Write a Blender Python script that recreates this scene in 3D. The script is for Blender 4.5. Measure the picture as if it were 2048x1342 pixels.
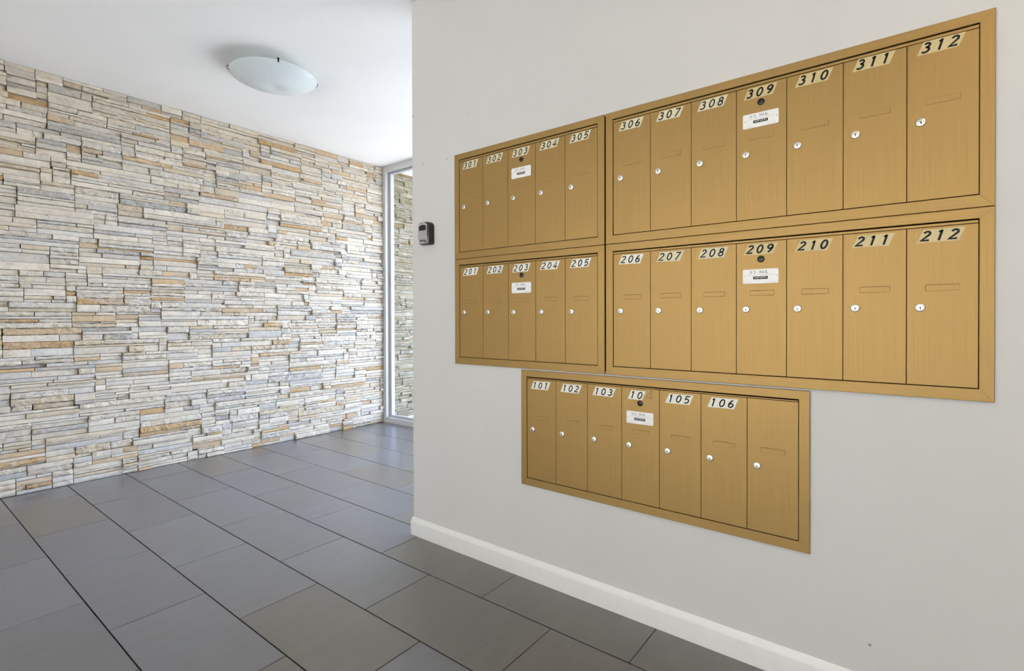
import bpy, math, random
from mathutils import Matrix, Vector, noise

sc = bpy.context.scene
for o in list(bpy.data.objects):
    bpy.data.objects.remove(o, do_unlink=True)
col = sc.collection

# ------------------------------------------------------------------ camera
CAM_Z = 1.10
yaw, pitch, roll = math.radians(52.24), math.radians(-0.387), math.radians(-0.163)
F0 = Vector((math.sin(yaw), math.cos(yaw), 0)); R0 = Vector((math.cos(yaw), -math.sin(yaw), 0)); U0 = Vector((0, 0, 1))
F1 = F0*math.cos(pitch) + U0*math.sin(pitch); U1 = U0*math.cos(pitch) - F0*math.sin(pitch)
R2 = R0*math.cos(roll) + U1*math.sin(roll); U2 = U1*math.cos(roll) - R0*math.sin(roll)
cam_d = bpy.data.cameras.new('camera'); cam = bpy.data.objects.new('camera', cam_d); col.objects.link(cam)
rot = Matrix((R2, U2, -F1)).transposed().to_4x4()
cam.matrix_world = Matrix.Translation((0, 0, CAM_Z)) @ rot
cam_d.sensor_width = 36; cam_d.sensor_fit = 'HORIZONTAL'
cam_d.lens = 1019.4/2048*36
cam_d.shift_y = -28.3/2048
cam_d.clip_start = 0.02
sc.camera = cam

# ------------------------------------------------------------------ light
world = bpy.data.worlds.new('sky'); sc.world = world; world.use_nodes = True
nt = world.node_tree; nt.nodes.clear()
wo = nt.nodes.new('ShaderNodeOutputWorld'); bg = nt.nodes.new('ShaderNodeBackground')
tc = nt.nodes.new('ShaderNodeTexCoord'); sp = nt.nodes.new('ShaderNodeSeparateXYZ'); rp = nt.nodes.new('ShaderNodeValToRGB')
nt.links.new(tc.outputs['Generated'], sp.inputs[0])
mr = nt.nodes.new('ShaderNodeMapRange'); mr.inputs['From Min'].default_value = -1; mr.inputs['From Max'].default_value = 1
nt.links.new(sp.outputs['Z'], mr.inputs['Value']); nt.links.new(mr.outputs[0], rp.inputs[0])
def sky_ramp(r, ground, low, horizon, mid, top):
    el = r.color_ramp.elements
    el[0].position = 0.0; el[0].color = ground
    el[1].position = 1.0; el[1].color = top
    for p, c in ((0.49, low), (0.51, horizon), (0.70, mid)):
        k = el.new(p); k.color = c
# the open, bright side of the sky lies towards +x, the milder one towards -x
sky_ramp(rp, (0.42, 0.41, 0.40, 1), (0.62, 0.60, 0.58, 1), (3.0, 3.5, 4.5, 1), (1.6, 2.0, 2.85, 1), (0.55, 0.72, 1.05, 1))
rq = nt.nodes.new('ShaderNodeValToRGB'); nt.links.new(mr.outputs[0], rq.inputs[0])
sky_ramp(rq, (0.42, 0.38, 0.33, 1), (0.55, 0.50, 0.44, 1), (1.02, 1.01, 0.98, 1), (0.85, 0.87, 0.90, 1), (0.50, 0.60, 0.78, 1))
mx = nt.nodes.new('ShaderNodeMapRange'); mx.interpolation_type = 'SMOOTHSTEP'
mx.inputs['From Min'].default_value = -0.4; mx.inputs['From Max'].default_value = 0.5
nt.links.new(sp.outputs['X'], mx.inputs['Value'])
mc = nt.nodes.new('ShaderNodeMix'); mc.data_type = 'RGBA'
nt.links.new(mx.outputs[0], mc.inputs[0]); nt.links.new(rq.outputs[0], mc.inputs[6]); nt.links.new(rp.outputs[0], mc.inputs[7])
nt.links.new(mc.outputs[2], bg.inputs[0]); bg.inputs[1].default_value = 1.7
nt.links.new(bg.outputs[0], wo.inputs[0])

sun_d = bpy.data.lights.new('sun', 'SUN'); sun_d.energy = 12.0; sun_d.angle = math.radians(0.6); sun_d.color = (1.0, 0.98, 0.95)
sun = bpy.data.objects.new('sun', sun_d); col.objects.link(sun)
sun.rotation_euler = Vector((0, -math.cos(math.radians(62)), -math.sin(math.radians(62)))).to_track_quat('-Z', 'Y').to_euler()

sc.view_settings.view_transform = 'Standard'; sc.view_settings.look = 'None'
sc.view_settings.gamma = 1; sc.view_settings.use_curve_mapping = False
sc.view_settings.exposure = 1.45
sc.cycles.max_bounces = 14; sc.cycles.diffuse_bounces = 8; sc.cycles.glossy_bounces = 5
sc.cycles.transparent_max_bounces = 12
sc.cycles.use_denoising = True
sc.cycles.caustics_reflective = False; sc.cycles.caustics_refractive = False

# ------------------------------------------------------------------ materials
def srgb(r, g, b):
    f = lambda c: (c/255/12.92) if c/255 <= 0.04045 else ((c/255+0.055)/1.055)**2.4
    return (f(r), f(g), f(b), 1)

class N:
    """tiny node helper around one material"""
    def __init__(s, name):
        s.m = bpy.data.materials.new(name); s.m.use_nodes = True
        s.t = s.m.node_tree; s.b = s.t.nodes['Principled BSDF']
    def n(s, typ, **kw):
        x = s.t.nodes.new(typ)
        for k, v in kw.items():
            if k in x.inputs: x.inputs[k].default_value = v
            else: setattr(x, k, v)
        return x
    def l(s, a, b): s.t.links.new(a, b)
    def coord(s, scale=(1, 1, 1), kind='Object'):
        c = s.n('ShaderNodeTexCoord'); m = s.n('ShaderNodeMapping'); m.inputs['Scale'].default_value = scale
        s.l(c.outputs[kind], m.inputs[0]); return m.outputs[0]
    def noise(s, vec, scale, detail=4, rough=0.55):
        x = s.n('ShaderNodeTexNoise'); x.inputs['Scale'].default_value = scale
        x.inputs['Detail'].default_value = detail; x.inputs['Roughness'].default_value = rough
        s.l(vec, x.inputs['Vector']); return x.outputs['Fac']
    def ramp(s, fac, stops):
        r = s.n('ShaderNodeValToRGB'); e = r.color_ramp.elements
        e[0].position, e[0].color = stops[0]; e[1].position, e[1].color = stops[-1]
        for p, c in stops[1:-1]:
            k = e.new(p); k.color = c
        s.l(fac, r.inputs[0]); return r.outputs[0]
    def mix(s, fac, a, b, mode='MIX'):
        x = s.n('ShaderNodeMix', data_type='RGBA', blend_type=mode)
        for v, i in ((fac, 0), (a, 6), (b, 7)):
            if hasattr(v, 'is_linked') or hasattr(v, 'links'): s.l(v, x.inputs[i])
            else: x.inputs[i].default_value = v
        return x.outputs[2]
    def bump(s, h, strength, dist):
        b = s.n('ShaderNodeBump'); b.inputs['Strength'].default_value = strength; b.inputs['Distance'].default_value = dist
        s.l(h, b.inputs['Height']); s.l(b.outputs[0], s.b.inputs['Normal'])
    def set(s, **kw):
        for k, v in kw.items():
            s.b.inputs[k.replace('_', ' ')].default_value = v
        return s

def plain(name, c, rough=0.5, metal=0.0, spec=0.5, var=0.0):
    x = N(name); x.set(Base_Color=c, Roughness=rough, Metallic=metal); x.b.inputs['Specular IOR Level'].default_value = spec
    v = x.coord(); f = x.noise(v, 30, 3)
    d = tuple(k*(1-var) for k in c[:3]) + (1,)
    x.l(x.ramp(f, [(0.3, d), (0.7, c)]), x.b.inputs['Base Color'])
    return x.m

def paint(name, c, rough=0.6):
    x = N(name); x.set(Base_Color=c, Roughness=rough); x.b.inputs['Specular IOR Level'].default_value = 0.25
    v = x.coord()
    f = x.noise(v, 180, 3); x.bump(f, 0.12, 0.002)
    d = tuple(k*0.96 for k in c[:3]) + (1,)
    x.l(x.ramp(x.noise(v, 1.6, 5), [(0.3, d), (0.7, c)]), x.b.inputs['Base Color'])
    return x.m

M = {}
M['wall'] = paint('wall_paint', (0.635, 0.632, 0.612, 1))
M['ceiling'] = paint('ceiling_paint', (0.86, 0.86, 0.85, 1), 0.8)
M['trim'] = plain('white_gloss_trim', (0.80, 0.80, 0.78, 1), 0.35, var=0.03)
M['frame'] = plain('window_frame_paint', (0.60, 0.60, 0.60, 1), 0.4, var=0.03)
M['sash'] = plain('sash_paint', (0.46, 0.47, 0.49, 1), 0.4, var=0.03)
M['gasket'] = plain('grey_gasket', (0.25, 0.26, 0.28, 1), 0.6)

def gold(name, axis):
    x = N(name)
    s1 = {'z': (430, 430, 4), 'x': (4, 430, 430)}[axis]
    f1 = x.noise(x.coord(s1), 1.0, 2); f3 = x.noise(x.coord(), 4.0, 3)
    wv = x.n('ShaderNodeTexWave'); wv.bands_direction = 'X' if axis == 'z' else 'Z'
    wv.inputs['Scale'].default_value = 142.0; wv.inputs['Distortion'].default_value = 0.5; wv.inputs['Detail'].default_value = 1.0
    wv.inputs['Detail Scale'].default_value = 0.3
    x.l(x.coord(), wv.inputs['Vector'])
    base = x.ramp(f1, [(0.30, (0.345, 0.215, 0.069, 1)), (0.70, (0.388, 0.247, 0.086, 1))])
    base = x.mix(x.ramp(f3, [(0.42, (0, 0, 0, 1)), (0.75, (0.35, 0.35, 0.35, 1))]), base, (0.322, 0.206, 0.079, 1))
    base = x.mix(0.16, base, x.ramp(wv.outputs['Fac'], [(0.15, (0.45, 0.45, 0.45, 1)), (0.7, (1, 1, 1, 1))]), 'MULTIPLY')
    x.l(base, x.b.inputs['Base Color'])
    x.set(Metallic=0.70, Roughness=0.48)
    x.bump(wv.outputs['Fac'], 0.10, 0.0006)
    return x.m
M['gold_z'] = gold('brushed_gold_vertical', 'z')
M['gold_x'] = gold('brushed_gold_horizontal', 'x')
M['dark'] = plain('dark_cavity', (0.012, 0.011, 0.010, 1), 0.9, spec=0.1)
M['nickel'] = plain('nickel', (0.74, 0.71, 0.65, 1), 0.38, metal=0.9, var=0.1)
M['black'] = plain('black', (0.010, 0.010, 0.010, 1), 0.5, spec=0.3)
M['darkmetal'] = plain('dark_metal', (0.05, 0.047, 0.042, 1), 0.35, metal=1.0, var=0.2)
M['ink'] = plain('ink', (0.012, 0.012, 0.013, 1), 0.55, spec=0.2)
M['greyink'] = plain('grey_ink', (0.22, 0.22, 0.22, 1), 0.6, spec=0.2)
M['paleink'] = plain('pale_ink', (0.48, 0.48, 0.48, 1), 0.6, spec=0.2)
M['brownink'] = plain('brown_pencil', (0.10, 0.065, 0.03, 1), 0.7, spec=0.2)
M['stick_white'] = plain('sticker_white', (0.80, 0.79, 0.70, 1), 0.45, var=0.05)
M['stick_cream'] = plain('sticker_cream', (0.68, 0.62, 0.42, 1), 0.45, var=0.05)
M['stick_yellow'] = plain('sticker_yellow', (0.60, 0.49, 0.24, 1), 0.4, var=0.06)
M['plate'] = plain('white_plate', (0.86, 0.86, 0.85, 1), 0.35, var=0.03)
M['plastic'] = plain('black_plastic', (0.012, 0.012, 0.013, 1), 0.25)
M['satin'] = plain('satin_grey', (0.46, 0.46, 0.47, 1), 0.42, metal=0.5, var=0.05)
M['speck'] = plain('speck_grey', (0.28, 0.26, 0.23, 1), 0.8)

# frosted glass of the lamp
x = N('frosted_glass'); x.set(Base_Color=(0.80, 0.86, 0.87, 1), Roughness=0.14)
x.b.inputs['Specular IOR Level'].default_value = 0.6
x.l(x.ramp(x.noise(x.coord(), 6, 3), [(0.3, (0.77, 0.83, 0.84, 1)), (0.7, (0.82, 0.87, 0.88, 1))]), x.b.inputs['Base Color'])
tr = x.n('ShaderNodeBsdfTranslucent'); tr.inputs[0].default_value = (0.8, 0.87, 0.88, 1)
ms = x.n('ShaderNodeMixShader'); ms.inputs[0].default_value = 0.22
x.l(x.b.outputs[0], ms.inputs[1]); x.l(tr.outputs[0], ms.inputs[2])
x.l(ms.outputs[0], x.t.nodes['Material Output'].inputs[0]); M['glass_shade'] = x.m

x = N('lit_glass'); x.set(Base_Color=(0.85, 0.82, 0.74, 1), Roughness=0.3)
x.b.inputs['Emission Color'].default_value = (1.0, 0.82, 0.62, 1); x.b.inputs['Emission Strength'].default_value = 6.0  # warm glow for the added lamp behind the camera
x.l(x.ramp(x.noise(x.coord(), 6, 3), [(0.3, (0.83, 0.80, 0.72, 1)), (0.7, (0.86, 0.83, 0.75, 1))]), x.b.inputs['Base Color']); M['lit_shade'] = x.m
# clear window glass: tinted transparency with a fresnel reflection
x = N('window_glass'); x.t.nodes.remove(x.b)
tp = x.n('ShaderNodeBsdfTransparent'); tp.inputs[0].default_value = (0.975, 0.98, 0.978, 1)
gl = x.n('ShaderNodeBsdfGlossy'); gl.inputs['Roughness'].default_value = 0.01
lw = x.n('ShaderNodeLayerWeight'); lw.inputs[0].default_value = 0.5
pw = x.n('ShaderNodeMath', operation='POWER'); pw.inputs[1].default_value = 5.0; x.l(lw.outputs['Facing'], pw.inputs[0])
fr = x.n('ShaderNodeMapRange'); fr.inputs['To Min'].default_value = 0.04; x.l(pw.outputs[0], fr.inputs['Value'])
ms = x.n('ShaderNodeMixShader'); x.l(fr.outputs[0], ms.inputs[0]); x.l(tp.outputs[0], ms.inputs[1]); x.l(gl.outputs[0], ms.inputs[2])
x.l(ms.outputs[0], x.t.nodes['Material Output'].inputs[0]); M['glass'] = x.m

# stacked ledge stone: colour comes per stone from an attribute, veined by noise
x = N('ledge_stone'); v = x.coord()
at = x.n('ShaderNodeAttribute'); at.attribute_name = 'stone_col'
sc_ = x.n('ShaderNodeVectorMath', operation='SCALE'); x.l(at.outputs['Color'], sc_.inputs[0]); sc_.inputs['Scale'].default_value = 70.0
va = x.n('ShaderNodeVectorMath', operation='ADD'); x.l(v, va.inputs[0]); x.l(sc_.outputs[0], va.inputs[1]); v = va.outputs[0]
def mapped(scale, rotation=(0, 0, 0)):
    m = x.n('ShaderNodeMapping'); m.inputs['Scale'].default_value = scale; m.inputs['Rotation'].default_value = rotation
    x.l(v, m.inputs[0]); return m.outputs[0]
n1 = x.noise(mapped((6, 6, 14)), 1.0, 6, 0.6); n2 = x.noise(v, 38, 5, 0.65); n3 = x.noise(mapped((3, 3, 9)), 1.7, 4)
c = x.mix(x.ramp(n1, [(0.50, (0, 0, 0, 1)), (0.70, (0.55, 0.55, 0.55, 1))]), at.outputs['Color'], (0.50, 0.385, 0.25, 1))
c = x.mix(x.ramp(n3, [(0.50, (0, 0, 0, 1)), (0.70, (0.45, 0.45, 0.45, 1))]), c, (0.42, 0.42, 0.42, 1))
wp = x.n('ShaderNodeMix', data_type='RGBA'); wp.inputs[0].default_value = 0.12; nv = x.n('ShaderNodeTexNoise'); nv.inputs['Scale'].default_value = 7
x.l(v, nv.inputs['Vector']); x.l(v, wp.inputs[6]); x.l(nv.outputs['Color'], wp.inputs[7])
vo = x.n('ShaderNodeTexVoronoi'); vo.feature = 'DISTANCE_TO_EDGE'; vo.inputs['Scale'].default_value = 9; x.l(wp.outputs[2], vo.inputs['Vector'])
crack = x.ramp(vo.outputs['Distance'], [(0.003, (1, 1, 1, 1)), (0.012, (0, 0, 0, 1))])
cmask = x.mix(1.0, crack, x.ramp(x.noise(v, 5, 2), [(0.56, (0, 0, 0, 1)), (0.63, (0.8, 0.8, 0.8, 1))]), 'MULTIPLY')
c = x.mix(cmask, c, (0.17, 0.14, 0.11, 1))
c = x.mix(0.55, c, x.ramp(n2, [(0.25, (0.60, 0.58, 0.55, 1)), (0.60, (1, 1, 1, 1))]), 'MULTIPLY')
x.l(c, x.b.inputs['Base Color']); x.set(Roughness=0.75); x.b.inputs['Specular IOR Level'].default_value = 0.3
# split faces are chipped, sawn faces nearly smooth (alpha of the per-stone attribute)
cm = x.n('ShaderNodeMapping'); cm.inputs['Rotation'].default_value = (0, 0.6, 0); cm.inputs['Scale'].default_value = (42, 42, 58)
x.l(v, cm.inputs[0]); chip = x.noise(cm.outputs[0], 1.0, 5, 0.62); fine = x.noise(v, 110, 5, 0.7)
h1 = x.n('ShaderNodeMath', operation='MULTIPLY'); x.l(chip, h1.inputs[0]); x.l(at.outputs['Alpha'], h1.inputs[1])
h2 = x.n('ShaderNodeMath', operation='MULTIPLY_ADD'); x.l(fine, h2.inputs[0]); h2.inputs[1].default_value = 0.22; x.l(h1.outputs[0], h2.inputs[2])
x.bump(h2.outputs[0], 0.65, 0.014); M['stone'] = x.m
M['mortar'] = plain('stone_backing', (0.04, 0.037, 0.034, 1), 0.95, spec=0.1)

# slate tile
x = N('slate_tile'); v = x.coord()
at = x.n('ShaderNodeAttribute'); at.attribute_name = 'tile_col'
a = x.noise(v, 2.6, 6, 0.6); b = x.noise(x.coord((3, 9, 1)), 2.2, 5, 0.6); g = x.noise(v, 60, 4)
c = x.mix(x.ramp(a, [(0.35, (0, 0, 0, 1)), (0.75, (0.5, 0.5, 0.5, 1))]), at.outputs['Color'], (0.112, 0.102, 0.094, 1))
c = x.mix(0.6, c, x.ramp(b, [(0.3, (0.74, 0.74, 0.74, 1)), (0.65, (1.08, 1.08, 1.08, 1))]), 'MULTIPLY')
st_ = x.noise(x.coord((1, 2.2, 1)), 5.0, 5, 0.6)      # a few dark stains
c = x.mix(x.ramp(st_, [(0.665, (0, 0, 0, 1)), (0.685, (0.22, 0.22, 0.22, 1))]), c, (0.03, 0.028, 0.026, 1))
cl = x.noise(x.coord((9, 3.0, 1)), 1.6, 7, 0.62)      # shallow cleft ridges of the slate
x.l(c, x.b.inputs['Base Color'])
x.l(x.ramp(a, [(0.3, (0.30, 0.30, 0.30, 1)), (0.7, (0.36, 0.36, 0.36, 1))]), x.b.inputs['Roughness'])
x.b.inputs['Specular IOR Level'].default_value = 1.0
x.set(Coat_Weight=0.8, Coat_Roughness=0.29)
mm = x.n('ShaderNodeMath', operation='ADD'); x.l(b, mm.inputs[0])
m2 = x.n('ShaderNodeMath', operation='MULTIPLY'); m2.inputs[1].default_value = 0.15; x.l(g, m2.inputs[0]); x.l(m2.outputs[0], mm.inputs[1])
m3 = x.n('ShaderNodeMath', operation='MULTIPLY_ADD'); x.l(x.ramp(cl, [(0.60, (0, 0, 0, 1)), (0.66, (1, 1, 1, 1))]), m3.inputs[0]); m3.inputs[1].default_value = 0.35; x.l(mm.outputs[0], m3.inputs[2])
x.bump(m3.outputs[0], 0.09, 0.010); M['slate'] = x.m
M['grout'] = plain('grout', (0.022, 0.020, 0.019, 1), 0.95, spec=0.1)
x = N('pavement'); v = x.coord()
x.l(x.ramp(x.noise(v, 0.8, 6), [(0.3, (0.44, 0.43, 0.41, 1)), (0.7, (0.52, 0.505, 0.48, 1))]), x.b.inputs['Base Color']); x.set(Roughness=0.9); M['pavement'] = x.m
M['forecourt'] = plain('forecourt', (0.50, 0.475, 0.44, 1), 0.9, var=0.15)

# ------------------------------------------------------------------ mesh helpers
class MB:
    def __init__(s, *mats): s.v = []; s.f = []; s.mi = []; s.mats = mats
    def add(s, verts, faces, mi=0):
        b = len(s.v); s.v += [tuple(p) for p in verts]
        for f in faces: s.f.append(tuple(b+i for i in f)); s.mi.append(mi)
    def box(s, x0, x1, y0, y1, z0, z1, mi=0, skip=()):
        v = [(x0,y0,z0),(x1,y0,z0),(x1,y1,z0),(x0,y1,z0),(x0,y0,z1),(x1,y0,z1),(x1,y1,z1),(x0,y1,z1)]
        fs = {'-z':(0,3,2,1),'+z':(4,5,6,7),'-y':(0,1,5,4),'+x':(1,2,6,5),'+y':(2,3,7,6),'-x':(3,0,4,7)}
        s.add(v, [f for k, f in fs.items() if k not in skip], mi)
    def loft(s, rings, mi=0, cap0=True, cap1=True, closed=True):
        n = len(rings[0]); b = len(s.v)
        for r in rings: s.v += [tuple(p) for p in r]
        for i in range(len(rings)-1):
            for j in range(n if closed else n-1):
                k = (j+1) % n
                s.f.append((b+i*n+j, b+i*n+k, b+(i+1)*n+k, b+(i+1)*n+j)); s.mi.append(mi)
        if cap0: s.f.append(tuple(b+j for j in reversed(range(n)))); s.mi.append(mi)
        if cap1: s.f.append(tuple(b+(len(rings)-1)*n+j for j in range(n))); s.mi.append(mi)
    def stroke(s, pts, w, y, mi=0, closed=False, to3=None):
        """flat ribbon along a 2-D polyline in the local x-z plane at depth y"""
        P = [Vector(p) for p in pts]; n = len(P); L = []; Rr = []
        for i in range(n):
            if closed: a, c = P[(i-1) % n], P[(i+1) % n]
            else: a, c = P[max(i-1, 0)], P[min(i+1, n-1)]
            d1 = (P[i]-a); d2 = (c-P[i])
            if d1.length < 1e-9: d1 = d2
            if d2.length < 1e-9: d2 = d1
            d1 = d1.normalized(); d2 = d2.normalized(); t = (d1+d2)
            t = t.normalized() if t.length > 1e-6 else d1
            nn = Vector((-t.y, t.x)); k = 1/max(0.5, nn.dot(Vector((-d1.y, d1.x))))
            L.append(P[i]+nn*w/2*k); Rr.append(P[i]-nn*w/2*k)
        to3 = to3 or (lambda q: (q[0], y, q[1]))
        vs = [to3(q) for q in L] + [to3(q) for q in Rr]
        fs = []
        for i in range(n if closed else n-1):
            j = (i+1) % n; fs.append((i, n+i, n+j, j))
        s.add(vs, fs, mi)
    def build(s, name, parent=None, loc=None, smooth=None):
        me = bpy.data.meshes.new(name); me.from_pydata(s.v, [], s.f)
        for m in s.mats: me.materials.append(m)
        me.polygons.foreach_set('material_index', s.mi)
        me.update(); 
        if smooth is not None:
            me.polygons.foreach_set('use_smooth', [True]*len(me.polygons)); me.set_sharp_from_angle(angle=math.radians(smooth))
        return link(name, me, parent, loc)
def link(name, me, parent=None, loc=None):
    o = bpy.data.objects.new(name, me); col.objects.link(o)
    if parent: o.parent = parent
    if loc: o.location = loc
    return o
def structure(o): o['kind'] = 'structure'; return o
def thing(name, label, cat, loc, rz=0.0, group=None):
    o = bpy.data.objects.new(name, None); o.empty_display_size = 0.1; col.objects.link(o)
    o.location = loc; o.rotation_euler = (0, 0, rz); o['label'] = label; o['category'] = cat
    if group: o['group'] = group
    return o

# ------------------------------------------------------------------ room shell
CEIL = 2.694
XW = 3.4414          # plane of the window at the far end
YS = 4.391           # mean face of the stone wall
XM = 1.741           # painted face of the mailbox wall
YE = 1.985           # free end of the mailbox wall
XB, YB = -3.2, -2.6  # the walls behind the camera

# floor tiles: rows along y, half-bond
xs = [0.228, 0.543, 0.857, 1.174, 1.504, 1.805, 2.118, 2.430, 2.737, 3.045, 3.358]
while xs[0] > XB+0.05: xs.insert(0, xs[0]-0.3135)
xs.append(3.60)
i0 = xs.index(0.228)
off = {0: 2.528, 1: 2.222, 2: 1.932, 3: 2.241, 4: 1.945, 5: 2.243, 6: 2.578, 7: 2.245, 8: 2.57, 9: 2.24}
P = 0.6235
rnd = random.Random(5)
fl = MB(M['slate'], M['grout']); tcol = []
fl.box(XB-0.1, 3.60, YB-0.1, YS+0.06, -0.10, -0.0025, 1)
ncol0 = len(fl.f)
for i in range(len(xs)-1):
    k = i-i0; y0 = off.get(k, 2.23 if k % 2 else 2.54)
    y = y0 - P*math.ceil((y0-YB)/P)
    while y < YS+0.06:
        a, b = max(y, YB-0.1)+0.0012, min(y+P, YS+0.06)-0.0012
        if b-a > 0.02:
            x0, x1 = xs[i]+0.0022, xs[i+1]-0.0022
            h = rnd.uniform(-0.0004, 0.0004); e = 0.0012
            r0 = [(x0,a,-0.004),(x1,a,-0.004),(x1,b,-0.004),(x0,b,-0.004)]
            r1 = [(x0,a,h-e),(x1,a,h-e),(x1,b,h-e),(x0,b,h-e)]
            r2 = [(x0+e,a+e,h),(x1-e,a+e,h),(x1-e,b-e,h),(x0+e,b-e,h)]
            fl.loft([r0, r1, r2], 0, cap0=False)
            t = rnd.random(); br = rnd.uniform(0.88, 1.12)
            if k >= 3 and y < 1.7 and not (k == 3 and y > 1.5): t = 1.0          # warm shade beside this wall, put into the tile colour
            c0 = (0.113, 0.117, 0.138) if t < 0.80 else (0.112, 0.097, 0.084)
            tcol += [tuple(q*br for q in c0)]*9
        y += P
floor = structure(fl.build('floor'))
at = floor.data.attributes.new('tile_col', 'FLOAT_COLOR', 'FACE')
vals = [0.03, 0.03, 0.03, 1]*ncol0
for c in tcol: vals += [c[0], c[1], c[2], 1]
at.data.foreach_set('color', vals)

b = MB(M['ceiling']); b.box(XB-0.5, 5.0, YB-0.2, YS+0.25, CEIL, CEIL+0.25); structure(b.build('ceiling'))

# the painted wall that carries the mailboxes, with pockets for the recessed units
def wall_with_pockets(name, holes, specks):
    w = MB(M['wall'], M['dark'], M['speck'])
    ys = sorted({YB, YE} | {h[0] for h in holes} | {h[1] for h in holes})
    zs = sorted({0.0, CEIL} | {h[2] for h in holes} | {h[3] for h in holes})
    for i in range(len(ys)-1):
        for j in range(len(zs)-1):
            cy, cz = (ys[i]+ys[i+1])/2, (zs[j]+zs[j+1])/2
            if any(h[0] < cy < h[1] and h[2] < cz < h[3] for h in holes): continue
            w.add([(XM, ys[i+1], zs[j]), (XM, ys[i], zs[j]), (XM, ys[i], zs[j+1]), (XM, ys[i+1], zs[j+1])], [(0, 1, 2, 3)])
    for h in holes:
        w.box(XM, XM+0.17, h[0], h[1], h[2], h[3], 1, skip=('-x',))
    x1 = XM+0.24
    w.box(XM, x1, YB, YE, 0, CEIL, 0, skip=('-x',))
    for (y, z, r) in specks:
        ring = [(XM-0.0006, y+r*math.cos(t)*rnd.uniform(.7, 1.2), z+r*math.sin(t)*rnd.uniform(.7, 1.2)) for t in [-k*math.pi/5 for k in range(10)]]
        w.add(ring, [tuple(range(10))], 2)
    return structure(w.build(name))
holes = [(-0.164, 1.674, 0.896, 1.857), (0.234, 1.286, 0.404, 0.871)]
wall_with_pockets('wall_right', holes, [(1.741, 1.862, .004), (1.908, 1.865, .0045), (1.604, 2.040, .0025), (0.080, 0.179, .004), (1.975, 2.12, .005), (1.982, 1.78, .003)])

# baseboard with a sloped, rounded top
prof = [(0.0, 0.0), (0.0125, 0.0), (0.0130, 0.066), (0.0120, 0.0705), (0.0070, 0.0765), (0.0025, 0.084), (0.0, 0.089)]
b = MB(M['trim'])
yend = YE+0.0115
ring = lambda y, s=1: [(XM-d*s, y, z) for d, z in prof]
b.loft([ring(YB), ring(yend-0.004), [(XM-d*0.85, yend, z-0.0015*(z > 0.06)) for d, z in prof]])
# return round the free end of the wall
rx = lambda xx: [(xx, YE+d*0.9, z) for d, z in prof]
b.loft([rx(XM-0.008), rx(XM+0.24)])
structure(b.build('baseboard_right', smooth=40))

b = MB(M['wall']); b.box(XB-0.2, XM, YB-0.2, YB, 0, CEIL); b.box(XM, XW+0.05, YB-0.2, YB, 0, CEIL); structure(b.build('wall_back'))
# wall at the window end, beyond the glazing
b = MB(M['wall']); b.box(XW+0.0, XW+0.2, YB, 0.0, 0, CEIL); structure(b.build('wall_far'))
# entrance side behind the camera: piers each side of a glazed front
b = MB(M['wall']); b.box(XB-0.2, XB, YB, -1.9, 0, CEIL); b.box(XB-0.2, XB, 4.0, YS+0.05, 0, CEIL); b.box(XB-0.2, XB, -1.9, 4.0, 2.5, CEIL)
structure(b.build('wall_front'))

def glazing(name, xp, ya, yb, mull, sgn, top, fw=0.046, dep=0.10, sash=0.033):
    """full-height fixed glazing in the plane x = xp seen from the side sgn = -1 (towards -x)"""
    root = bpy.data.objects.new(name, None); col.objects.link(root); root.location = (xp, (ya+yb)/2, 0); root['kind'] = 'structure'
    oy = (ya+yb)/2; X = lambda d: -sgn*d
    fr = MB(M['frame'])
    edges = [ya] + list(mull) + [yb]
    def xbox(m, d0, d1, y0, y1, z0, z1, mi=0):
        a, c = sorted((X(d0), X(d1))); m.box(a, c, y0-oy, y1-oy, z0, z1, mi)
    bot, tp = 0.055, 0.052
    xbox(fr, 0, dep, ya, yb, 0.0, bot); xbox(fr, 0, dep, ya, yb, top-tp, top)
    xbox(fr, 0, dep, ya, ya+fw, bot, top-tp); xbox(fr, 0, dep, yb-fw, yb, bot, top-tp)
    for m in mull: xbox(fr, 0, dep, m-fw/2, m+fw/2, bot, top-tp)
    fr.build('window_frame', root)
    for i in range(len(edges)-1):
        y0 = edges[i] + (fw if i == 0 else fw/2); y1 = edges[i+1] - (fw if i == len(edges)-2 else fw/2)
        z0, z1 = bot, top-tp; s, t = sash, 0.020
        g = MB(M['sash'], M['gasket'])
        for (p, q, d0, d1, mi) in ((0, s, 0.045, 0.085, 0), (s*0.0, s*0.16, 0.0435, 0.045, 1)):
            xbox(g, d0, d1, y0+p, y0+q, z0+p*.6, z1-p*.6, mi); xbox(g, d0, d1, y1-q, y1-p, z0+p*.6, z1-p*.6, mi)
            xbox(g, d0, d1, y0+q, y1-q, z0+p*.6, z0+q*.6, mi); xbox(g, d0, d1, y0+q, y1-q, z1-q*.6, z1-p*.6, mi)
        g.build('sash', root)
        pn = MB(M['glass']); xc = X(0.060)
        pn.box(xc-0.003, xc+0.003, y0+s-0.004-oy, y1-s+0.004-oy, z0+s*.6-0.004, z1-s*.6+0.004)
        pn.build('pane', root)
    return root
glazing('window_1', XW, 0.0, 4.395, (1.5, 3.0), -1, CEIL)
glazing('window_2', XB, -1.9, 4.0, (-0.4, 1.1, 2.5), 1, 2.5)

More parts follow.
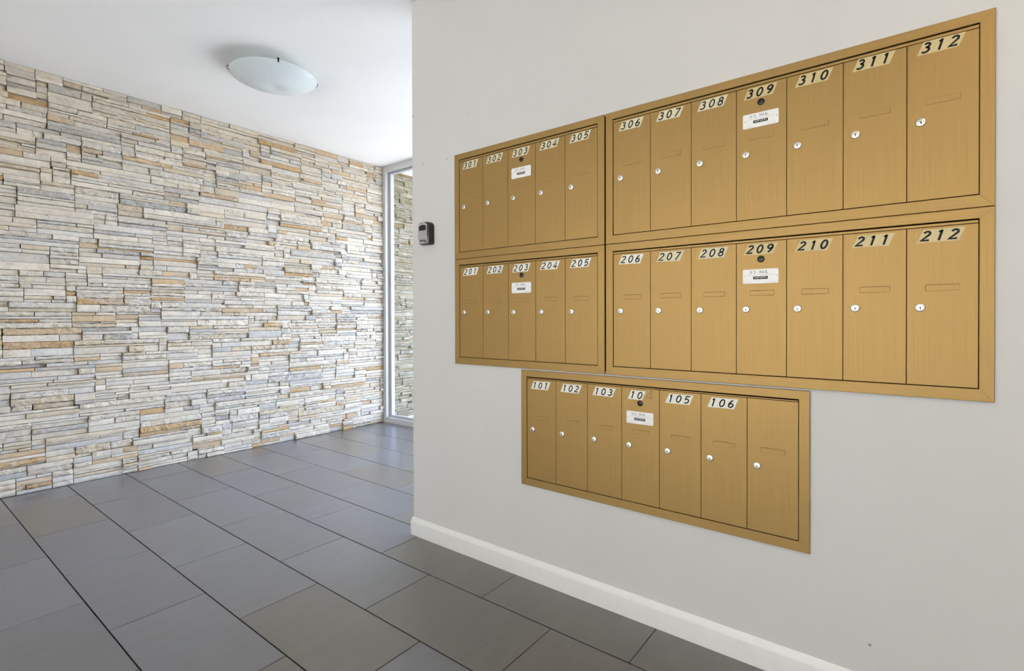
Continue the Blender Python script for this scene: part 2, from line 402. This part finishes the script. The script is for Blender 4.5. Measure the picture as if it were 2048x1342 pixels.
# ------------------------------------------------------------------ stone wall
rnd = random.Random(11)
def stone_wall():
    st = MB(M['stone'], M['mortar']); cols = []
    X0, X1 = -3.15, 4.95
    st.box(XB-0.2, X1, YS+0.028, YS+0.2, 0, CEIL, 1); cols += [(0.1, 0.1, 0.1, 0.1)]*6
    nb = 31; H = CEIL/nb
    # broken band boundaries: each keeps its own steps
    def steps(i):
        out = []; x = X0
        while x < X1:
            w = rnd.uniform(0.35, 1.1)
            out.append((x, 0 if i in (0, nb) else rnd.choice((-0.018, -0.008, 0, 0.008, 0.018)))); x += w
        return out
    B = [steps(i) for i in range(nb+1)]
    def zat(i, x):
        z = 0
        for (a, d) in B[i]:
            if a <= x: z = d
            else: break
        return i*H+z
    def colour():
        t = rnd.random(); k = 0.80*rnd.uniform(0.90, 1.10)
        if t < 0.60: c = (0.73, 0.68, 0.595)
        elif t < 0.76: c = (0.66, 0.64, 0.60)
        elif t < 0.83: c = (0.53, 0.52, 0.50)
        elif t < 0.92: c = (0.66, 0.57, 0.44)
        elif t < 0.97: c = (0.62, 0.48, 0.32)
        else: c = (0.58, 0.40, 0.21)
        return (c[0]*k*1.03, c[1]*k, c[2]*k*0.94)
    def stone(x0, x1, z0, z1):
        g = 0.0018
        x0 += g; x1 -= g; z0 += g*0.8; z1 -= g*0.8
        if x1-x0 < 0.006 or z1-z0 < 0.004: return
        rough = rnd.random() < 0.40
        proj = rnd.uniform(0.002, 0.016) + (0.004 if rough else 0) + rnd.choice((-0.006, 0, 0, 0, 0.008, 0.012))
        seen = x1 > 0.2 and x0 < 4.4
        amp = rnd.uniform(0.005, 0.011) if rough else rnd.uniform(0.0004, 0.0012)
        amp = min(amp, (z1-z0)*0.36)
        d = (0.0085 if rough else 0.02) if seen else 0.08
        nx = max(2, min(52, int((x1-x0)/d))); nz = max(2, min(7, int((z1-z0)/(0.0065 if rough else 0.012)))) if seen else 2
        s = Vector((rnd.uniform(0, 90), rnd.uniform(0, 90), rnd.uniform(0, 90)))
        tiltx = rnd.uniform(-0.004, 0.004); tiltz = rnd.uniform(-0.003, 0.003)
        V = []; yf = YS - proj + 0.012
        for i in range(nx+1):
            for j in range(nz+1):
                u, w = i/nx, j/nz
                x = x0+(x1-x0)*u; z = z0+(z1-z0)*w
                q = Vector((x*26, z*60, 0))+s
                if rough:
                    qa = Vector((x*24+z*14, 0, z*30-x*9))+s
                    h = 0.75*noise.noise(qa) + 0.45*(1-2*abs(noise.noise(qa*1.9))) + 0.5*noise.noise(qa*0.35)
                    h -= 0.30*(abs(2*w-1)**5)
                else:
                    h = noise.noise(q*0.4)
                    # a chipped corner or flake here and there
                    fl_ = noise.noise(q*0.55+Vector((0, 31, 0)))
                    if fl_ > 0.34: h -= 5.0*min(1, (fl_-0.34)*9)
                edge = 0.0
                if i in (0, nx) or j in (0, nz): edge = 0.0016 + 0.002*max(0, noise.noise(q*1.7))
                jx = jz = 0.0
                if rough and seen:
                    if j in (0, nz) : jz = noise.noise(q*1.3+Vector((7, 0, 0)))*0.003*(1 if j == 0 else -1)
                    if i in (0, nx): jx = abs(noise.noise(q*1.3+Vector((0, 9, 0))))*0.005*(1 if i == 0 else -1)
                V.append((x+jx, yf - amp*h + edge + tiltx*(u-.5) + tiltz*(w-.5), z+jz))
        m = nz+1; Fc = []
        for i in range(nx):
            for j in range(nz):
                Fc.append((i*m+j, (i+1)*m+j, (i+1)*m+j+1, i*m+j+1))
        ringi = [i*m for i in range(nx+1)] + [nx*m+j for j in range(1, nz+1)] + [i*m+nz for i in range(nx-1, -1, -1)] + [j for j in range(nz-1, 0, -1)]
        bb = len(V)
        for k in ringi: V.append((V[k][0], YS+0.030, V[k][2]))
        n = len(ringi)
        for k in range(n):
            k2 = (k+1) % n; Fc.append((ringi[k2], ringi[k], bb+k, bb+k2))
        c = colour()
        if x0 > XW: c = (c[0]*0.36, c[1]*0.36, c[2]*0.29)      # outdoor shade put into the colour of these stones
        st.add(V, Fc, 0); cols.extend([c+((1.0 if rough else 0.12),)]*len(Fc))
    def split(x0, x1, z0, z1, depth=0):
        h = z1-z0; w = x1-x0
        if h < 0.006: return
        lim = 0.058 if depth == 0 else 0.047
        if w > 0.55:
            c = x0+w*rnd.uniform(0.35, 0.65); split(x0, c, z0, z1, depth); split(c, x1, z0, z1, depth); return
        if h > lim and (depth == 0 or h > 0.06 or rnd.random() < 0.8) or (h > 0.034 and rnd.random() < 0.20):
            c = z0+h*rnd.choice((rnd.uniform(0.28, 0.42), rnd.uniform(0.45, 0.55), rnd.uniform(0.58, 0.72)))
            split(x0, x1, z0, c, depth+1); split(x0, x1, c, z1, depth+1); return
        if w > 0.16 and rnd.random() < (0.62 if w > 0.3 else 0.30):
            c = x0+w*rnd.uniform(0.25, 0.75); stone(x0, c, z0, z1)
            if rnd.random() < 0.3: split(c, x1, z0, z1, depth+1)
            else: stone(c, x1, z0, z1)
            return
        stone(x0, x1, z0, z1)
    for i in range(nb):
        cuts = {X0, X1, XW+0.06}
        for (a, d) in B[i]+B[i+1]: cuts.add(a)
        x = X0+rnd.uniform(0.1, 0.5)
        while x < X1: cuts.add(x); x += rnd.uniform(0.3, 0.8)
        cuts = sorted(cuts)
        # drop slivers except where a step demands the cut
        fin = [cuts[0]]
        for cc in cuts[1:]:
            if cc-fin[-1] < 0.045 and cc not in (X1, XW+0.06):
                continue
            if XW+0.015 < cc < XW+0.06: continue
            fin.append(cc)
        for a, c in zip(fin[:-1], fin[1:]):
            mx = (a+c)/2
            split(a, c, max(0.001, zat(i, mx)), min(CEIL-0.001, zat(i+1, mx)))
    o = structure(st.build('wall_left'))
    at = o.data.attributes.new('stone_col', 'FLOAT_COLOR', 'FACE')
    vals = []
    for c in cols: vals += c
    at.data.foreach_set('color', vals)
stone_wall()

# ground outside
b = MB(M['pavement'], M['forecourt']); b.box(XB-0.1, 40, -40, 40, -0.3, -0.11); b.box(-40, XB-0.1, -40, 40, -0.3, -0.11, 1); structure(b.build('ground'))
b = MB(M['pavement']); b.box(3.602, 4.95, YB, YS+0.02, -0.11, -0.012); structure(b.build('pavement'))

# ------------------------------------------------------------------ lettering strokes
def arc(cx, cy, rx, ry, a0, a1, n=14):
    return [(cx+rx*math.cos(math.radians(a0+(a1-a0)*k/n)), cy+ry*math.sin(math.radians(a0+(a1-a0)*k/n))) for k in range(n+1)]
# unit box: width .62, height 1, stroke centred so the ink stays inside
GL = {
 '0': [('c', arc(.31, .5, .235, .425, 90, 450, 24)[:-1])],
 '1': [('o', [(.33, 0), (.33, 1)]), ('o', [(.34, .95), (.16, .80)])],
 '2': [('o', arc(.30, .71, .215, .215, 165, -28, 12) + [(.06, .075), (.60, .075)])],
 '3': [('o', arc(.28, .73, .20, .195, 150, -80, 12) + [(.24, .53)]), ('o', [(.24, .53)] + arc(.28, .305, .245, .23, 82, -150, 14))],
 '4': [('o', [(.44, 0), (.44, .96), (.06, .28), (.62, .28)])],
 '5': [('o', [(.56, .925), (.17, .925), (.11, .50)] + arc(.29, .335, .235, .26, 125, -145, 15))],
 '6': [('c', arc(.31, .295, .225, .22, 90, 450, 20)[:-1]), ('o', arc(.60, .30, .515, .66, 180, 112, 10))],
 '7': [('o', [(.06, .925), (.57, .925), (.20, 0)])],
 '8': [('c', arc(.31, .725, .185, .20, 90, 450, 18)[:-1]), ('c', arc(.31, .29, .225, .225, 90, 450, 20)[:-1])],
 '9': [('c', arc(.31, .705, .225, .22, 90, 450, 20)[:-1]), ('o', arc(.02, .70, .515, .66, 0, -68, 10))],
 'U': [('o', [(.08, 1), (.08, .3)] + arc(.31, .3, .23, .23, 180, 360, 10) + [(.54, .3), (.54, 1)])],
 'S': [('o', arc(.31, .72, .21, .21, 30, 262, 10) + arc(.31, .29, .23, .22, 82, -150, 12))],
 'M': [('o', [(.04, 0), (.08, 1), (.33, .3), (.58, 1), (.62, 0)])],
 'A': [('o', [(.02, 0), (.31, 1), (.60, 0)]), ('o', [(.12, .32), (.50, .32)])],
 'I': [('o', [(.31, 0), (.31, 1)])],
 'L': [('o', [(.12, 1), (.12, .06), (.52, .06)])],
 '.': [('o', [(.25, .02), (.25, .16)])],
}
def glyph(mb, ch, x, z, h, w, y, mi, shear=0.0, wide=1.0):
    for kind, pts in GL[ch]:
        q = [(x+(px*wide+shear*py)*h, z+py*h) for px, py in pts]
        mb.stroke(q, w, y, mi, closed=(kind == 'c'))

# ------------------------------------------------------------------ mailbox units
# local axes of a unit: x to the right along the wall, y into the wall, z up; the frame's front face is y = 0
FT, FB, FS = 0.0270, 0.0310, 0.0290     # frame width at top, bottom, sides
DOOR_W, DOOR_H = 0.1429, 0.4165
def door_mesh():
    d = MB(M['gold_z'])
    w, h = DOOR_W, DOOR_H
    sx0, sx1, sz0, sz1 = 0.0385, 0.1085, 0.2485, 0.2655     # pressed card slot
    e, y, dp = 0.0018, 0.0, 0.0007
    X = [0.0008, sx0, sx0+e, sx1-e, sx1, w-0.0008]; Z = [0.0008, sz0, sz0+e, sz1-e, sz1, h-0.0008]
    V = []; Fc = []
    for i in range(6):
        for j in range(6):
            V.append((X[i], y+(dp if i in (2, 3) and j in (2, 3) else 0), Z[j]))
    for i in range(5):
        for j in range(5):
            Fc.append((i*6+j, (i+1)*6+j, (i+1)*6+j+1, i*6+j+1))
    d.add(V, Fc)
    r0 = [(X[0], y, Z[0]), (X[5], y, Z[0]), (X[5], y, Z[5]), (X[0], y, Z[5])]
    r1 = [(0, y+0.0009, 0), (w, y+0.0009, 0), (w, y+0.0009, h), (0, y+0.0009, h)]
    r2 = [(0, y+0.012, 0), (w, y+0.012, 0), (w, y+0.012, h), (0, y+0.012, h)]
    d.loft([r2, r1, r0], cap0=True, cap1=False)
    me = bpy.data.meshes.new('door'); me.from_pydata(d.v, [], d.f); me.materials.append(M['gold_z']); me.update()
    return me
def mesh_of(mb, name, smooth=None):
    o = mb.build(name, smooth=smooth); me = o.data; bpy.data.objects.remove(o); return me
def circ(r, y, n=28): return [(r*math.cos(t), y, r*math.sin(t)) for t in [2*math.pi*k/n for k in range(n)]]
def lock_mesh():
    l = MB(M['nickel'], M['black'])
    l.loft([circ(0.0112, 0.001), circ(0.0112, -0.0016), circ(0.0100, -0.0036), circ(0.0074, -0.0046), circ(0.0066, -0.0046), circ(0.0062, -0.0034)], cap0=False, cap1=False)
    l.loft([circ(0.0062, -0.0034), circ(0.0058, -0.0040), circ(0.0030, -0.0043)], cap0=False)
    # keyhole: round head with a slot under it
    key = [(0.0017*math.cos(t), -0.00455, 0.0008+0.0017*math.sin(t)) for t in [math.radians(a) for a in range(-50, 231, 28)]]
    key += [(-0.0010, -0.00455, -0.0052), (0.0014, -0.00455, -0.0052)]
    l.add(key, [tuple(range(len(key)))], 1)
    return mesh_of(l, 'lock', 35)
def master_mesh():
    l = MB(M['black'], M['darkmetal'])
    l.loft([circ(0.0104, 0.001), circ(0.0104, -0.0012), circ(0.0092, -0.0020), circ(0.0080, -0.0010)], cap0=False, cap1=False)
    l.loft([circ(0.0080, -0.0010), circ(0.0072, -0.0014)], 1, cap0=False)
    k = [(-0.0009, -0.0017, -0.0056), (0.0010, -0.0017, -0.0056), (0.0016, -0.0017, 0.0052), (-0.0004, -0.0017, 0.0056)]
    l.add(k, [(0, 1, 2, 3)], 0)
    return mesh_of(l, 'master_lock', 35)
def plate_mesh():
    p = MB(M['plate'], M['greyink'], M['paleink'], M['ink'], M['stick_white'])
    W, Hh, r, y = 0.1025, 0.0450, 0.0045, -0.0012
    def rr(g, yy):
        out = []
        for cx, cz, a in ((W-r, r, -90), (W-r, Hh-r, 0), (r, Hh-r, 90), (r, r, 180)):
            out += [(cx+(r-g)*math.cos(math.radians(a+k*18)), yy, cz+(r-g)*math.sin(math.radians(a+k*18))) for k in range(6)]
        return out
    p.loft([rr(0, 0.0), rr(0, y+0.0004), rr(0.0006, y)], cap0=False)
    yy = y-0.0003
    x = 0.0215
    for ch, adv in zip('U.S. MAIL', (.82, .30, .80, .62, .25, .80, .70, .42, .6)):
        if ch != ' ': glyph(p, ch, x, 0.0315, 0.0092, 0.0014, yy, 1)
        x += adv*0.0098
    rr2 = random.Random(3)
    def dashes(x0, x1, z, h, mi, gap=0.3):
        q = x0
        while q < x1:
            L = rr2.uniform(0.0012, 0.0045); L = min(L, x1-q)
            p.stroke([(q, z), (q+L, z+rr2.uniform(-.0001, .0001))], h*rr2.uniform(.7, 1.2), yy, mi); q += L+rr2.uniform(0.0005, 0.0014)
    dashes(0.0095, 0.0920, 0.0272, 0.0011, 2)
    dashes(0.0340, 0.0700, 0.0108, 0.0008, 2)
    dashes(0.0070, 0.0330, 0.0042, 0.0008, 2)
    dashes(0.0700, 0.0960, 0.0048, 0.0008, 2)
    # black maker's badge with tiny pale lettering
    bx0, bx1, bz0, bz1 = 0.0305, 0.0725, 0.0135, 0.0222
    p.add([(bx0, yy, bz0), (bx1, yy, bz0), (bx1, yy, bz1), (bx0, yy, bz1)], [(0, 1, 2, 3)], 3)
    q = bx0+0.004
    while q < bx1-0.005:
        a = rr2.uniform(.0012, .0024)
        kind = rr2.randrange(3); z0, z1 = bz0+.0026, bz1-.0022
        pts = [[(q, z0), (q, z1), (q+a, z1)], [(q, z1), (q+a*.5, z0), (q+a, z1)], [(q, z0), (q+a*.5, z1), (q+a, z0)]][kind]
        p.stroke(pts, 0.0009, yy-0.0002, 4); q += a+rr2.uniform(.0008, .0016)
    for sx in (0.0052, W-0.0052):      # the two fixing pins
        p.add([(sx+0.0014*math.cos(t), yy, 0.0235+0.0014*math.sin(t)) for t in [2*math.pi*k/10 for k in range(10)]], [tuple(range(10))], 1)
    return mesh_of(p, 'name_plate')
DOOR, LOCK, MASTER, PLATE = door_mesh(), lock_mesh(), master_mesh(), plate_mesh()

rl = random.Random(21)
def sticker(text, mat, bold, parent, dx, dz, cells=3, tilt=0.0):
    s = MB(mat, M['ink'], M['stick_white'])
    cw, h, sh = 0.0280, 0.0335, 0.42
    n = cells
    for k in range(n):
        x0 = k*cw; x1 = x0+cw
        yy = -0.0004 - 0.00012*(k % 2)
        g = 0.00005
        ring0 = [(x0+g, yy, 0), (x1-g, yy, 0), (x1-g+sh*h, yy, h), (x0+g+sh*h, yy, h)]
        s.loft([[(q[0], 0.0, q[2]) for q in ring0], ring0], 0, cap0=False)
    hd = 0.0268; wd = 0.0052 if bold else 0.0043
    for k, ch in enumerate(text):
        glyph(s, ch, k*cw+0.0068, 0.0036+rl.uniform(-.0003, .0003), hd, wd, -0.0008, 1, shear=0.30, wide=1.10)
    if tilt:
        c, q = math.cos(tilt), math.sin(tilt)
        s.v = [(a*c-b2*q, y, a*q+b2*c) for a, y, b2 in s.v]
    return s.build('number_sticker', parent, (dx, 0, dz))

def unit(label, y_left, z0, z1, n, numbers, master, group):
    H = z1-z0; W = {5: 0.7820, 7: 1.0685}[n]
    IW = W-2*FS; pitch_ = (IW-0.0028)/n
    t = thing('mailbox_unit', label, 'mailboxes', (XM-0.008, y_left-W/2, z0), -math.pi/2, group)
    hx = -W/2
    f = MB(M['gold_x'], M['gold_z'])
    prof = [(0.0, 0.0078), (0.0, 0.0014), (0.0012, 0.0), (1.0, 0.0), (1.0, 0.0006, -0.0), (1.0, 0.020)]
    def piece(side):
        wd = {'t': FT, 'b': FB, 'l': FS, 'r': FS}[side]; rings = []
        for end in (0, 1):
            r = []
            for k, pr in enumerate(prof):
                u = pr[0]; yv = pr[1]
                if k >= 3: u = 1.0 - (0.0008/wd if k == 3 else 0)
                else: u = u/wd
                if side in 'tb':
                    z = H-u*FT if side == 't' else u*FB
                    xx = (u*FS if end == 0 else W-u*FS) + (0.00025 if end == 0 else -0.00025)
                else:
                    xx = u*FS if side == 'l' else W-u*FS
                    z = (u*FB if end == 0 else H-u*FT) + (0.00025 if end == 0 else -0.00025)
                r.append((xx+hx, yv, z))
            rings.append(r)
        f.loft(rings if side in 'br' else rings[::-1], 0 if side in 'tb' else 1, cap0=True, cap1=True, closed=True)
    for s in 'tblr': piece(s)
    f.build('frame', t)
    hb = MB(M['dark'])
    a, bq, dp = 0.012, 0.012, 0.15
    hb.box(hx+a, hx+W-a, 0.0185, dp, bq, H-bq, 0, skip=('-y',))
    hb.build('housing', t)
    bar = MB(M['gold_x']); zb1 = H-FT-0.0042
    bar.box(hx+FS+0.0012, hx+W-FS-0.0022, 0.0012, 0.014, FB+0.0020+DOOR_H+0.0016, zb1); bar.build('top_bar', t)
    for i in range(n):
        num = numbers[i] if i < len(numbers) else None
        d = link('door', DOOR, t, (hx+FS+0.0020+i*pitch_+(pitch_-DOOR_W)/2, 0.0014, FB+0.0020))
        if num: d['label'] = 'narrow gold door numbered %s' % num
        else: d['label'] = 'narrow gold door without a number'
        k = link('lock', LOCK, d, (0.0285+rl.uniform(-.0004, .0004), 0, 0.2060+rl.uniform(-.0006, .0006)))
        k.rotation_euler = (0, rl.uniform(-.25, .25), 0); k['label'] = 'round nickel keyhole lock'
        if num:
            v = int(num); bold = v >= 309 or v in (209, 210, 211, 212)
            mat = M['stick_yellow'] if bold else (M['stick_cream'] if v > 300 or (v in (207, 208)) else M['stick_white'])
            dzz = {3: 0.3785, 2: 0.3770, 1: 0.3745}[v//100] + (0.005 if v >= 311 else 0) + rl.uniform(-.001, .001)
            dxx = 0.0205+rl.uniform(-.001, .001)
            if num == '104':
                sticker('10', mat, False, d, dxx+0.002, dzz, 2)
                q = MB(M['brownink']); w = 0.0013
                q.stroke([(0.024, 0.036), (0.004, 0.011), (0.034, 0.013)], w, -0.0006)
                q.stroke([(0.0265, 0.038), (0.0215, 0.003)], w, -0.0006)
                q.build('handwritten_digit', d, (dxx+0.068, 0, dzz))
            else:
                sticker(num, mat, bold, d, dxx, dzz, 3, rl.uniform(-.012, .012))
        if i == master:
            mk = link('master_lock', MASTER, d, (DOOR_W/2+0.0005, 0, 0.3625)); mk.rotation_euler = (0, rl.uniform(-.2, .2), 0)
            mk['label'] = 'black round master lock'
            pl = link('name_plate', PLATE, d, (0.0192, 0, 0.2865)); pl['label'] = 'white plate lettered U.S. MAIL'
    return t
G = 'gold mailbox units set in the white wall'
unit('gold mailbox unit of five narrow doors, stickers 301 to 305, left of 306', 1.6830, 1.3752, 1.8645, 5, ['301', '302', '303', '304', '305'], 2, G)
unit('gold mailbox unit of seven narrow doors, stickers 306 to 312, at the top right', 0.8955, 1.3752, 1.8645, 7, ['306', '307', '308', '309', '310', '311', '312'], 3, G)
unit('gold mailbox unit of five narrow doors, stickers 201 to 205, below the one with 301', 1.6830, 0.8860, 1.3742, 5, ['201', '202', '203', '204', '205'], 2, G)
unit('gold mailbox unit of seven narrow doors, stickers 206 to 212, middle row on the right', 0.8955, 0.8860, 1.3742, 7, ['206', '207', '208', '209', '210', '211', '212'], 3, G)
unit('lowest gold mailbox unit, stickers 101 to 106 and one blank door', 1.2950, 0.3950, 0.8800, 7, ['101', '102', '103', '104', '105', '106'], 3, G)

# ------------------------------------------------------------------ key lock box
def lockbox():
    y0, y1, z0, z1 = 1.9055, 1.8285, 1.4600, 1.5715
    W, H = y0-y1, z1-z0
    t = thing('key_lock_box', 'black key lock box with a grey front, on the white wall left of the mailboxes', 'lock box', (XM, (y0+y1)/2, z0), -math.pi/2)
    def outline(g, top=0.020, bot=0.009, n=8, arch=0.006):
        pts = []
        w = W/2-g; zt = H-g; zb = g
        def cor(cx, cz, r, a):
            return [(cx+r*math.cos(math.radians(a+90*k/n)), cz+r*math.sin(math.radians(a+90*k/n))) for k in range(n+1)]
        rt, rb = max(0.003, top-g), max(0.002, bot-g)
        pts += cor(w-rb, zb+rb, rb, -90); pts += cor(w-rt, zt-rt, rt, 0); pts += cor(-w+rt, zt-rt, rt, 90); pts += cor(-w+rb, zb+rb, rb, 180)
        return [(px, pz + arch*(1-(px/(W/2))**2)*(1 if pz > H*.75 else 0)*(0.8) - arch*0.8*(1 if pz > H*.75 else 0)) for px, pz in pts]
    # depth profile: bowed, shallower at the bottom
    def dep(pz, base): 
        u = pz/H
        return -(base - 0.0105*max(0, (0.42-u)/0.42)**1.6 - 0.0050*max(0, (u-0.80)/0.20)**2)
    b = MB(M['plastic'])
    rings = [[(px, 0, pz) for px, pz in outline(0)], [(px, dep(pz, 0.030), pz) for px, pz in outline(0)],
             [(px, dep(pz, 0.0385), pz) for px, pz in outline(0.0022)], [(px, dep(pz, 0.0405), pz) for px, pz in outline(0.0050)]]
    b.loft(rings, cap0=True); b.build('body', t, smooth=35)
    def patch(name, mat, x0, x1, zb, zt, arch, off, n=12, m=14, parent=t, thick=0.0012):
        g = MB(mat); top = []; V = []
        for j in range(m+1):
            for i in range(n+1):
                u = i/n; xx = x0+(x1-x0)*u; c = (2*u-1)
                ztop = zt - arch*(c*c) - arch*0.9*c**8
                zz = zb+0.0015*c**6 + (ztop-zb)*j/m
                V.append((xx, dep(zz, 0.0405)-off, zz))
        Fc = [(j*(n+1)+i, j*(n+1)+i+1, (j+1)*(n+1)+i+1, (j+1)*(n+1)+i) for j in range(m) for i in range(n)]
        ringi = list(range(n+1)) + [j*(n+1)+n for j in range(1, m+1)] + [m*(n+1)+i for i in range(n-1, -1, -1)] + [j*(n+1) for j in range(m-1, 0, -1)]
        bb = len(V); V += [(V[k][0], V[k][1]+thick, V[k][2]) for k in ringi]
        L = len(ringi); Fc += [(ringi[(k+1) % L], ringi[k], bb+k, bb+(k+1) % L) for k in range(L)]
        g.add(V, Fc); return g.build(name, parent, smooth=35)
    fp = patch('front_panel', M['satin'], -W/2+0.0065, W/2-0.0065, 0.0035, H-0.0065, 0.0065, 0.0010)
    sh = patch('shutter', M['plastic'], -W/2+0.0145, W/2-0.0145, H-0.0445, H-0.0175, 0.0050, 0.0022)
    # maker's lettering on the panel
    for txt, size, px, pz in (('Master', 0.0135, -0.0235, 0.0150), ('Lock', 0.0085, 0.0060, 0.0095)):
        cu = bpy.data.curves.new('lettering', 'FONT'); cu.body = txt; cu.size = size; cu.shear = 0.15; cu.offset = 0.00035; cu.resolution_u = 3
        tmp = bpy.data.objects.new('tmp', cu); col.objects.link(tmp)
        dg = bpy.context.evaluated_depsgraph_get(); me = bpy.data.meshes.new_from_object(tmp.evaluated_get(dg))
        bpy.data.objects.remove(tmp)
        for v in me.vertices:
            xx, zz = v.co.x*1.12+px, v.co.y+pz
            v.co = (xx, dep(zz, 0.0405)-0.0013, zz)
        me.materials.clear(); me.materials.append(M['ink']); me.name = 'lettering'
        link('lettering', me, fp)
lockbox()

# ------------------------------------------------------------------ ceiling lamp
def lamp(cx, cy, label, glass):
    zr, r, d = 2.640, 0.256, 0.072
    t = thing('ceiling_lamp', label, 'ceiling lamp', (cx, cy, CEIL))
    s = MB(glass); n = 72
    zl = zr-CEIL
    pro = []
    for k in range(0, 25):
        u = k/24; rr = r*u
        # almost flat, slightly drawn-up middle, rising rim
        z = -d*(1-u**2.1) + 0.012*math.exp(-(u/0.22)**2)
        pro.append((rr, z))
    def ring(rr, z): return [(rr*math.cos(2*math.pi*k/n), rr*math.sin(2*math.pi*k/n), zl+z) for k in range(n)]
    outer = [ring(max(a, 0.0008), z) for a, z in pro]; inner = [ring(max(a*0.992, 0.0006), z+0.004) for a, z in reversed(pro)]
    s.loft(outer[::-1][::-1] + inner, cap0=True, cap1=True)
    s.build('glass_shade', t, smooth=50)
    c = MB(M['trim'])
    cr = lambda rr, z: [(rr*math.cos(2*math.pi*k/40), rr*math.sin(2*math.pi*k/40), z) for k in range(40)]
    c.loft([cr(0.10, -0.0), cr(0.10, -0.018), cr(0.095, -0.022), cr(0.02, -0.024)]); c.build('canopy', t, smooth=40)
    for a in (158, 248, 337, 68):
        ang = math.radians(a)
        k = MB(M['darkmetal'])
        er, et = Vector((math.cos(ang), math.sin(ang), 0)), Vector((-math.sin(ang), math.cos(ang), 0))
        path = [(r-0.016, 0.010), (r-0.004, 0.016), (r+0.006, 0.012), (r+0.008, 0.003), (r+0.002, -0.006), (r-0.006, -0.009)]
        th = 0.0022; ringsk = []
        for q in path:
            base = er*q[0]+Vector((0, 0, zl+q[1]))
            ringsk.append([base+et*0.0042+er*th*.5, base-et*0.0042+er*th*.5, base-et*0.0042-er*th*.5+Vector((0,0,-.001)), base+et*0.0042-er*th*.5+Vector((0,0,-.001))])
        k.loft(ringsk)
        # arm that carries the clip from the canopy
        p0 = er*0.09+Vector((0, 0, -0.012)); p1 = er*(r-0.012)+Vector((0, 0, zl+0.012))
        arm = []
        for p in (p0, p1): arm.append([p+et*0.004+Vector((0,0,.0015)), p-et*0.004+Vector((0,0,.0015)), p-et*0.004-Vector((0,0,.0015)), p+et*0.004-Vector((0,0,.0015))])
        k.loft(arm); k.build('clip', t)
lamp(1.654, 3.199, 'unlit shallow frosted glass dish lamp under the white ceiling by the stone wall', M['glass_shade'])
lamp(0.30, -0.90, 'unseen lit glass dish lamp behind the camera, added for warm light', M['lit_shade'])  # unseen lamp, added to warm the mailbox wall and floor
